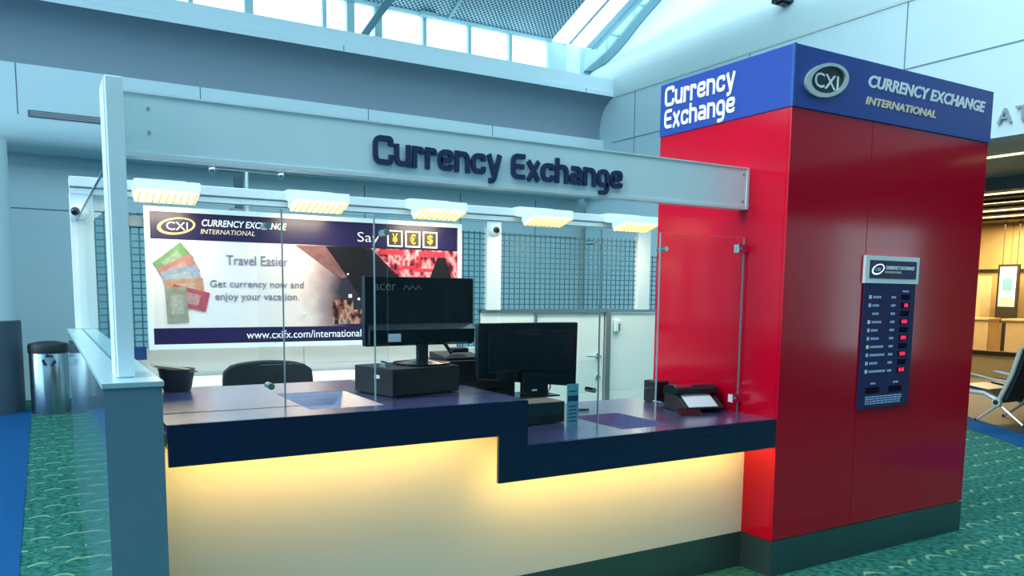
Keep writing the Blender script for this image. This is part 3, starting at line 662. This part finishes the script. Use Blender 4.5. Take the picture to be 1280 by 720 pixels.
# ================================================================== BANNER
B = thing('wall_banner', 'framed banner with navy bands, banknotes and a street photo', 'banner', (-1.3, 3.72, 1.043))
yb = 3.68
for d in ((-2.605, -2.568, 1.043, 2.105), (-.040, 0, 1.043, 2.105), (-2.568, -.040, 2.068, 2.105), (-2.568, -.040, 1.043, 1.080)):
    MB().box(d[0], d[1], yb-.012, yb+.03, d[2], d[3]).build('frame', M_rail, B, bevel=.002)
ORG[B.name] = Vector((-1.3, 3.72, 1.043))
pic = bpy.data.objects.new('x', None)
pm = MB().box(0, 2.53, 0, .01, 0, .99); po = pm.build('picture', M_poster, B, local=True); po.location = (-2.569+1.3, yb-3.72, 1.079-1.043)
box('top_band', mat('banner_navy', (.013, .010, .065, 1), .35), (-2.568, -.04, yb-.002, yb, 1.868, 2.068), B)
box('bottom_band', bpy.data.materials['banner_navy'], (-2.568, -.04, yb-.002, yb, 1.080, 1.203), B)
YT = yb-.0025
M_brass = mat('yellow_gold_print', (.85, .62, .22, 1), .35)
ellipse_ring(-2.385, YT, 1.967, .135, .062, .020, .012, math.radians(9), .002).build('logo_ring', M_brass, B)
text_mb('CXI', .150, .060, FR(-2.455, YT, 1.937), .002).build('logo_text', M_white, B)
text_mb('CURRENCY EXCHANGE', .640, .052, FR(-2.205, YT, 1.975), .002, shear=.2, offset=.02).build('banner_text', M_white, B)
text_mb('INTERNATIONAL', .40, .036, FR(-2.215, YT, 1.918), .002, shear=.2).build('banner_text', M_gold, B)
text_mb('Say', .19, .105, FR(-.975, YT, 1.885), .002, offset=-.01).build('banner_text', M_white, B)
for k, (ch, x) in enumerate((('\u00a5', -.71), ('\u20ac', -.545), ('$', -.38))):
    fr = MB()
    for d in ((0, .14, .0, .012), (0, .14, .128, .14), (0, .012, .012, .128), (.128, .14, .012, .128)): fr.box(x+d[0], x+d[1], YT-.002, YT, 1.88+d[2], 1.88+d[3])
    fr.build('symbol_box', M_white, B)
    MB().box(x+.012, x+.128, YT-.001, YT, 1.892, 2.008).build('symbol_field', M_dark, B)
    text_mb(ch, .052, .088, FR(x+.044, YT-.001, 1.906), .002, offset=.02).build('symbol', M_orange, B)
text_mb('Travel Easier', .475, .075, FR(-2.035, YT, 1.688), .002).build('banner_text', M_ink, B)
text_mb('Get currency now and', .725, .070, FR(-2.160, YT, 1.500), .002).build('banner_text', M_ink, B)
text_mb('enjoy your vacation.', .650, .070, FR(-2.125, YT, 1.400), .002).build('banner_text', M_ink, B)
text_mb('www.cxifx.com/international', .945, .062, FR(-1.897, YT, 1.112), .002).build('banner_text', M_white, B)
# printed banknotes fan
nc = [(.12, .26, .12), (.40, .17, .16), (.24, .31, .40), (.45, .22, .15), (.34, .06, .10), (.24, .25, .20)]
for k, (cx, cz, an) in enumerate(((-2.42, 1.71, 38), (-2.38, 1.64, 28), (-2.36, 1.58, 14), (-2.34, 1.50, 4), (-2.31, 1.43, -14), (-2.40, 1.38, -88))):
    m_ = mat('note_print_%d' % k, nc[k]+(1,), .6, var=.5, vscale=22)
    w_, h_ = .20, .075; a = math.radians(an); pts = [(cx+x*math.cos(a)-z*math.sin(a), cz+x*math.sin(a)+z*math.cos(a)) for x, z in ((-w_/1.5, -h_), (w_/1.5, -h_), (w_/1.5, h_), (-w_/1.5, h_))]
    pts = [(max(-2.56, p[0]), p[1]) for p in pts]
    MB().prism(pts, 'y', YT-.0008*(k+1), YT).build('banknote_print', m_, B)
    pts = [(cx+(p[0]-cx)*.55, cz+(p[1]-cz)*.55) for p in pts]
    MB().prism(pts, 'y', YT-.0008*(k+1)-.0003, YT).build('banknote_print', mat('note_light_%d' % k, tuple(.6*c+.18 for c in nc[k])+(1,), .6, var=.5, vscale=40), B)
def printmat(name, stops, sc, seed=0):
    m = bpy.data.materials.new(name); m.use_nodes = True; nt = m.node_tree; b = nt.nodes['Principled BSDF']; b.inputs['Roughness'].default_value = .6; b.inputs['Specular IOR Level'].default_value = .15
    tc = nt.nodes.new('ShaderNodeTexCoord'); mp = nt.nodes.new('ShaderNodeMapping'); mp.inputs['Location'].default_value = (seed, 0, seed); mp.inputs['Scale'].default_value = (1, 1, .6)
    n = nt.nodes.new('ShaderNodeTexNoise'); n.inputs['Scale'].default_value = sc; n.inputs['Detail'].default_value = 3
    nt.links.new(tc.outputs['Object'], mp.inputs[0]); nt.links.new(mp.outputs[0], n.inputs['Vector'])
    cr = nt.nodes.new('ShaderNodeValToRGB'); nt.links.new(n.outputs['Fac'], cr.inputs[0]); e = cr.color_ramp.elements
    e[0].position, e[0].color = stops[0][0], stops[0][1]+(1,); e[1].position, e[1].color = stops[-1][0], stops[-1][1]+(1,)
    for p, c in stops[1:-1]: q = e.new(p); q.color = c+(1,)
    nt.links.new(cr.outputs[0], b.inputs['Base Color']); return m
# printed street photo: red stalls, beams, bright windows
mr = mat('print_red', (.60, .02, .05, 1), .5, var=.3, vscale=20); mk_ = printmat('print_shops', ((.36, (.03, .01, .02)), (.43, (.45, .03, .06)), (.52, (.60, .22, .26)), (.58, (.55, .40, .42)), (.66, (.30, .05, .08))), 16, 3); mdk = mat('print_black', (.010, .010, .016, 1), .6, spec=.15)
def poly(pts, m, d): MB().prism(pts, 'y', YT-d, YT).build('photo_print', m, B)
poly([(-.86, 1.86), (-.04, 1.86), (-.04, 1.50), (-.50, 1.52)], mk_, .0006)
for d in ((-.78, -.56, 1.81, 1.852), (-.42, -.16, 1.80, 1.848), (-.46, -.22, 1.67, 1.70), (-.58, -.46, 1.69, 1.72)): MB().box(d[0], d[1], YT-.0012, YT, d[2], d[3]).build('photo_print', mr, B)
poly([(-1.25, 1.862), (-.92, 1.862), (-.48, 1.50), (-.95, 1.45)], mdk, .0016)
poly([(-.24, 1.80), (-.16, 1.80), (-.06, 1.5), (-.30, 1.5), (-.32, 1.6)], mdk, .0018)
poly([(-1.50, 1.862), (-1.20, 1.862), (-1.02, 1.62), (-1.12, 1.60)], mat('print_dusk', (.16, .07, .08, 1), .5, var=.7, vscale=18), .0005)
for d in ((-1.20, -1.02, 1.22, 1.42), (-1.02, -.94, 1.22, 1.34)): MB().box(d[0], d[1], YT-.001, YT, d[2], d[3]).build('photo_print', printmat('print_people', ((.40, (.02, .012, .016)), (.50, (.30, .10, .07)), (.57, (.45, .28, .22)), (.66, (.12, .10, .10))), 18, 1), B)
for (x, z, s_) in ((-1.37, 1.65, .018), (-1.07, 1.63, .014), (-1.06, 1.44, .03), (-.98, 1.42, .02), (-.92, 1.43, .02), (-1.45, 1.30, .02)): MB().box(x, x+s_, YT-.002, YT, z, z+s_).build('photo_print', M_white, B)

# ================================================================== REAR DESK, CHAIR
DK = thing('rear_desk', 'white desk along the rear partition behind the chair', 'desk', (-1.3, 3.4, 0))
box('desktop', M_desk, (-2.93, .20, 3.05, 3.755, .79, .825), DK, bevel=.004)
for x in (-2.9, -1.4, .14): box('leg_panel', M_inner, (x, x+.03, 3.1, 3.74, 0, .79), DK)
CH = thing('office_chair', 'black office chair behind the upper counter', 'chair', (-2.15, 1.95, 0))
bk = MB(); nx, nz = 12, 8; vs = []
for side in (0, 1):
    for j in range(nz+1):
        for i in range(nx+1):
            u = i/nx*2-1; v = j/nz
            hw = .268-.035*(1-v)-.016*max(0, v-.8)/.2
            z = .62+v*.465-(.022*abs(u)**2+.030*abs(u)**9)*(v**2)
            vs.append((-2.152+u*hw, 1.93-.06*u*u+(.055 if side else 0)+.02*v, z))
N_ = (nx+1)*(nz+1); fs = []
for j in range(nz):
    for i in range(nx):
        a = j*(nx+1)+i; fs.append((a, a+1, a+nx+2, a+nx+1)); fs.append((N_+a, N_+a+nx+1, N_+a+nx+2, N_+a+1))
for i in range(nx): fs.append((i, N_+i, N_+i+1, i+1)); a = nz*(nx+1)+i; fs.append((a, a+1, N_+a+1, N_+a))
for j in range(nz): a = j*(nx+1); fs.append((a, a+nx+1, N_+a+nx+1, N_+a)); a += nx; fs.append((a, N_+a, N_+a+nx+1, a+nx+1))
MB().add(vs, fs).build('backrest', M_fabric, CH, bevel=.01, smooth=True)
box('seat', M_fabric, (-2.40, -1.90, 1.42, 1.90, .44, .52), CH, bevel=.03)
MB().tube([(-2.15, 1.98, .75), (-2.15, 2.02, .6), (-2.15, 1.9, .42), (-2.15, 1.7, .42)], .02, 10).build('back_bar', M_black, CH, smooth=True)
MB().tube([(-2.15, 1.66, .07), (-2.15, 1.66, .44)], .028, 12).build('gas_column', M_black, CH, smooth=True)
for k in range(5):
    a = 2*PI*k/5; e = (-2.15+.28*math.cos(a), 1.66+.28*math.sin(a))
    lgp = MB().tube([(-2.15, 1.66, .1), (e[0], e[1], .075)], .02, 8, .014).build('leg', M_black, CH)
    MB().ball((e[0], e[1], .03), .029, 12).build('castor', M_black, lgp, smooth=True)

# ================================================================== EQUIPMENT
def rot_about(cx, cy, deg): return Matrix.Translation((cx, cy, 0)) @ Matrix.Rotation(math.radians(deg), 4, 'Z') @ Matrix.Translation((-cx, -cy, 0))
A1 = rot_about(-2.02, .305, 13)
CB = thing('cash_box', 'black cash drawer box under the left monitor', 'box', (-1.86, .5, ZU))
MB().box(-2.02, -1.655, .305, .60, ZU+.004, ZU+.122).xf(A1).build('case', M_black, CB, bevel=.004)
MB().box(-2.005, -1.670, .301, .305, ZU+.015, ZU+.105).xf(A1).build('front_plate', M_black, CB)
MB().box(-2.0225, -2.02, .40, .44, ZU+.075, ZU+.09).xf(A1).build('sticker', M_paper, CB, label='small white sticker')
for (x, y) in ((-2.0, .33), (-1.68, .33), (-2.0, .58), (-1.68, .58)): MB().box(x-.01, x+.01, y-.01, y+.01, ZU, ZU+.004).xf(A1).build('foot', M_black, CB)
MO = thing('monitor', 'black monitor seen from behind on the cash box', 'monitor', (-1.80, .52, ZU+.123))
A2 = rot_about(-1.80, .5, 3)
y0 = .49
MB().box(-2.080, -1.532, y0, y0+.035, 1.262, 1.568).xf(A2).build('casing', M_blackgloss, MO, bevel=.006)
MB().prism([(y0, 1.262), (y0-.03, 1.275), (y0-.034, 1.335), (y0, 1.36)], 'x', -2.07, -1.545).xf(A2).build('rear_bulge', M_blackgloss, MO)
MB().box(-2.07, -1.54, y0+.035, y0+.037, 1.275, 1.56).xf(A2).build('screen', M_black, MO)
text_mb('acer', .105, .028, A2 @ FR(-2.035, y0, 1.508), .002).build('maker_mark', mat('grey_mark', (.12, .17, .2, 1), .4), MO)
mb = MB()
for k in range(3): mb.tube([(-1.895+k*.03, y0-.001, 1.512), (-1.88+k*.03, y0-.001, 1.530), (-1.865+k*.03, y0-.001, 1.512)], .002, 5)
mb.xf(A2).build('energy_mark', MATS['grey_mark'], MO)
MB().box(-1.985, -1.925, y0-.036, y0-.034, 1.283, 1.318).xf(A2).build('sticker', M_paper, MO, label='white rating sticker')
MB().box(-1.83, -1.78, y0-.02, y0+.01, 1.19, 1.30).xf(A2).build('stand_neck', M_black, MO, bevel=.004)
MB().lathe([(.13, 0), (.13, .008), (.06, .016), (.03, .022)], -1.80, .50, 32, ZU+.1235).build('stand_base', M_blackgloss, MO, smooth=True)
# second monitor and its box on the lower counter
CB2 = thing('control_box', 'dark box under the right monitor behind the lower glass', 'box', (-1.2, .6, ZL))
MB().box(-1.50, -1.06, .42, .80, ZL+.003, ZL+.106).build('case', mat('dark_teal_metal', (.012, .04, .045, 1), .3), CB2, bevel=.003)
MB().box(-1.49, -1.07, .417, .42, ZL+.012, ZL+.045).build('front_plate', M_black, CB2)
MB().box(-1.485, -1.06, .42, .80, ZL+.106, ZL+.108).build('top_reflection', mat('warm_reflection_and_paper', (.35, .28, .22, 1), .4, .3), CB2)  # thin sheet colours the box top with its cream-brown reflection
M2 = thing('monitor', 'larger black monitor seen from behind over the lower counter', 'monitor', (-1.12, .66, ZL+.109))
y0 = .65
MB().prism([(-1.430, 1.070), (-.832, 1.005), (-.826, 1.350), (-1.428, 1.350)], 'y', y0, y0+.04).build('casing', M_blackgloss, M2, bevel=.006)
MB().box(-1.38, -.88, y0-.015, y0, 1.10, 1.315).build('rear_cover', M_blackgloss, M2, bevel=.008)
MB().box(-1.20, -1.06, y0-.018, y0-.015, 1.285, 1.295).build('vent_slot', M_black, M2)
MB().box(-1.185, -1.03, y0-.03, y0, .975, 1.09).build('stand_neck', M_blackgloss, M2, bevel=.004)
MB().box(-1.24, -.98, .58, .78, ZL+.109, ZL+.117).build('stand_base', M_blackgloss, M2, bevel=.003)
MB().box(-1.13, -1.10, y0-.032, y0-.03, 1.0, 1.008).build('sticker', M_paper, M2, label='tiny white label')
MB().box(-1.345, -1.305, y0-.002, y0, 1.11, 1.14).build('sticker', MATS['grey_mark'], M2, label='grey rating sticker')
MB().tube([(-.98, .68, 1.04), (-.965, .70, 1.0), (-.975, .71, .975), (-1.0, .71, .972)], .004, 6).build('cable', M_black, M2)
# phone / card printer between the monitors
PH = thing('desk_phone', 'black desk phone with raised handset between the monitors', 'telephone', (-1.40, .95, 1.0))
PB = thing('device_case', 'black equipment case between the two monitors', 'box', (-1.4, .9, ZL))
MB().box(-1.53, -1.10, .84, 1.10, ZL+.001, 1.150).build('case', M_black, PB, bevel=.006)
for k in range(3): MB().box(-1.50, -1.15, .836, .84, .92+k*.07, .925+k*.07).build('seam', M_blackgloss, PB)
MB().prism([(.86, 1.151), (1.08, 1.151), (1.08, 1.185), (.86, 1.165)], 'x', -1.50, -1.28).build('body', M_black, PH, bevel=.004)
MB().tube([(-1.43, .95, 1.18), (-1.47, .95, 1.235), (-1.48, .95, 1.25)], .010, 8).build('antenna', M_black, PH)
MB().box(-1.44, -1.34, .92, .98, 1.185, 1.21).build('handset', M_black, PH, bevel=.008)
MB().tube([(-1.50, .80, 1.10), (-1.47, .76, .98), (-1.42, .72, .93), (-1.36, .72, .96), (-1.33, .76, 1.0)], .004, 6)
cab = MB().tube([(-1.47, .815, .99), (-1.44, .81, .975), (-1.40, .808, .995), (-1.36, .81, .98), (-1.33, .82, .972)], .004, 6).build('cable', MATS['paper_white'], None)
tag(cab, 'thin pale cable loop behind the step of the counter', 'cable')
# brochure holder
BH = thing('leaflet_strip', 'pale blue upright leaflet strip behind the lower glass', 'leaflet', (-1.095, .31, ZL))
MB().box(-1.127, -1.062, .300, .306, ZL+.001, 1.069).build('card', M_teal, BH)
MB().box(-1.124, -1.065, .2985, .300, .985, 1.012).build('print_band', M_tealdark, BH)
for k in range(5):
    mb = MB(); z = .885+k*.018
    mb.box(-1.118, -1.073, .2988, .300, z, z+.006); mb.build('print_line', M_tealdark, BH)
MB().box(-1.118, -1.075, .2988, .300, 1.03, 1.036).build('print_line', M_tealdark, BH)
# scanner/printer on the right
PR = thing('document_scanner', 'black slanted document scanner holding white paper', 'scanner', (-.15, .42, ZL))
AP = rot_about(-.17, .42, -12)
MB().prism([(.37, ZL+.002), (.56, ZL+.002), (.56, ZL+.10), (.42, ZL+.088), (.32, ZL+.028), (.33, ZL+.018)], 'x', -.30, -.055).xf(AP).build('body', M_black, PR, bevel=.006)
MB().prism([(.405, ZL+.098), (.41, ZL+.125), (.45, ZL+.142), (.52, ZL+.140), (.565, ZL+.115), (.565, ZL+.08)], 'x', -.305, -.045).xf(AP).build('lid', M_blackgloss, PR, bevel=.003)
MB().prism([(.325, ZL+.036), (.425, ZL+.093), (.427, ZL+.089), (.327, ZL+.032)], 'x', -.275, -.095).xf(AP).build('paper', M_paper, PR, label='white sheet of paper')
MB().prism([(.27, ZL+.004), (.335, ZL+.030), (.335, ZL+.022), (.27, ZL+.0)], 'x', -.36, -.22).xf(AP).build('output_tray', M_blackgloss, PR)
MB().prism([(.425, ZL+.1325), (.43, ZL+.140), (.45, ZL+.1455), (.455, ZL+.142)], 'x', -.302, -.20).xf(AP).build('hinge', M_chrome, PR)
RB = thing('card_terminal', 'black box-shaped terminal beside the tower on the lower counter', 'device', (-.1, .8, ZL))
MB().box(-.190, -.09, .74, .86, ZL+.001, ZL+.13).build('body', M_black, RB, bevel=.008); MB().box(-.085, .0-.004, .72, .85, ZL+.001, ZL+.112).build('module', M_black, RB, bevel=.012)
MB().box(-.18, -.10, .737, .74, ZL+.05, ZL+.10).build('screen', M_blackgloss, RB)
pn = thing('pen', 'small pen lying on the lower counter left of the tray', 'pen', (-.72, .70, ZL))
MB().tube([(-.775, .715, ZL+.006), (-.715, .69, ZL+.006)], .0055, 8).build('barrel', M_black, pn); MB().tube([(-.79, .721, ZL+.006), (-.775, .715, ZL+.006)], .006, 8).build('cap', M_red, pn)
# cup with papers at left end
LB = thing('paper_bin', 'dark round bin holding papers at the left end of the counter', 'bin', (-2.80, .93, ZU))
MB().lathe([(.055, 0), (.062, .02), (.075, .095), (.08, .10), (.07, .098), (.05, .01)], -2.78, .95, 24, ZU+.0005).build('body', mat('dark_bronze', (.05, .05, .045, 1), .35, .4), LB, smooth=True)
MB().prism([(-2.88, ZU+.115), (-2.79, ZU+.095), (-2.70, ZU+.085), (-2.70, ZU+.09), (-2.79, ZU+.108), (-2.87, ZU+.122)], 'y', .89, 1.01).build('papers', MATS['warm_reflection_and_paper'], LB)

# ================================================================== TRASH CAN
TC = thing('recycling_bin', 'round brushed steel recycling bin with a dark lid', 'bin', (-3.235, 8.17, 0))
MB().lathe([(.195, .0), (.205, .01), (.205, .72), (.2, .73)], -3.235, 8.17, 40).build('body', M_bin, TC, smooth=True)
MB().lathe([(.212, .72), (.215, .80), (.205, .83), (.12, .85), (.09, .84)], -3.235, 8.17, 40).build('lid', M_black, TC, smooth=True)
MB().lathe([(.085, .846), (.09, .855), (.075, .857)], -3.235, 8.17, 24).build('opening_ring', M_slot, TC, smooth=True)
fw = Vector((CAM[0]+3.235, CAM[1]-8.17, 0)).normalized()
RMc = Matrix.Translation((-3.235, 8.17, .64)) @ Matrix.Rotation(math.atan2(fw.y, fw.x)+PI/2, 4, 'Z')
for k in range(3):
    a = 2*PI*k/3+PI/2; mb = MB(); r = .06
    p = [(r*math.cos(a+t), r*math.sin(a+t)) for t in (-.75, -.35, .05)]
    for i in range(2):
        (x0, z0), (x1, z1) = p[i], p[i+1]; d = Vector((x1-x0, z1-z0)).normalized(); nn = Vector((-d.y, d.x))*.012
        mb.prism([(x0-nn.x, z0-nn.y), (x1-nn.x, z1-nn.y), (x1+nn.x, z1+nn.y), (x0+nn.x, z0+nn.y)], 'y', -.213, -.198)
    x1, z1 = p[2]; q = (r*math.cos(a+.75), r*math.sin(a+.75)); d = Vector((q[0]-x1, q[1]-z1)); nn = Vector((-d.y, d.x)).normalized()*.024
    mb.prism([(x1-nn.x, z1-nn.y), (q[0], q[1]), (x1+nn.x, z1+nn.y)], 'y', -.213, -.198)
    mb.xf(RMc).build('recycling_mark', M_letters, TC)

# ================================================================== WALL PIPE WITH SPRAY HEADS (between header and rail)
SB = thing('pipe_bracket', 'thin grey T-shaped pipe with round ends in front of the grey wall', 'pipe', (-.95, 8.2, 2.6))
MB().tube([(-1.296, 8.3, 3.045), (-.412, 8.3, 3.035)], .014, 8).build('crossbar', M_brush, SB)
for x in (-1.296, -.412): MB().ball((x, 8.3, 3.04), .05, 14).build('round_end', M_chrome, SB, smooth=True)
MB().tube([(-.864, 8.3, 3.04), (-.864, 8.3, 2.0)], .022, 8).build('stem', M_rail, SB)
box('dark_plate', M_slot, (-1.01, -.90, 8.36, 8.40, 2.3, 2.98), SB)
box('wall_anchor', M_brush, (-1.06, -.92, 8.30, YB-.005, 2.5, 2.56), SB)

# ================================================================== TANDEM SEATS AT RIGHT
def seat(x0, lab, first):
    t = thing('waiting_seat', lab, 'seat', (x0, 2.2, 0), 'tandem waiting seats beyond the tower')
    yv = 2.274; zh = .265
    def fr(x):
        m = MB(); m.tube([(x, yv-.01, zh), (x, yv-.14, .60), (x, yv-.225, .93)], .028, 8); return m
    fr(x0).build('back_frame', M_silver, t, smooth=True); fr(x0+.55).build('back_frame', M_silver, t, smooth=True)
    for x in (x0, x0+.55):
        MB().tube([(x, yv-.02, zh+.02), (x, yv+.16, .36), (x, yv+.42, .36)], .028, 8).build('seat_frame', M_silver, t, smooth=True)
        MB().tube([(x, yv-.09, .52), (x, yv+.05, .53), (x, yv+.36, .58)], .018, 8, .012).build('armrest', M_silver, t, smooth=True)
        MB().tube([(x-.03, yv, zh), (x+.03, yv, zh)], .05, 18).build('hub', M_silver, t, smooth=True)
        MB().tube([(x-.034, yv, zh), (x-.030, yv, zh)], .03, 16).build('hub_cap', M_black, t)
    MB().prism([(yv-.03, zh+.04), (yv-.15, .60), (yv-.25, .98), (yv-.29, .98), (yv-.20, .60), (yv-.09, zh+.02)], 'x', x0+.03, x0+.52).build('backrest', M_seatshell, t, bevel=.01)
    MB().prism([(yv-.02, zh+.05), (yv+.14, .40), (yv+.44, .44), (yv+.44, .41), (yv+.14, .36), (yv-.02, zh+.0)], 'x', x0+.03, x0+.52).build('seat', M_seatshell, t, bevel=.01)
    if first:
        for a, b in (((yv+.26), 'leg'), ((yv-.30), 'leg')):
            MB().tube([(x0+.05, yv, zh-.03), (x0+.05, a, .012)], .018, 8, .014).build('leg', M_silver, t, smooth=True)
            MB().ball((x0+.05, a, .02), .02, 8).build('foot', M_black, t)
    return t
s0 = seat(6.4, 'nearest chrome framed black seat of the tandem row', True)
seat(7.02, 'second black seat of the tandem row, behind the nearest', True)
seat(7.64, 'third black seat of the tandem row', True)
tag(MB().tube([(6.36, 2.274, .27), (8.2, 2.274, .27)], .022, 10).build('seat_beam', M_black), 'black steel beam under the tandem seats', 'beam')
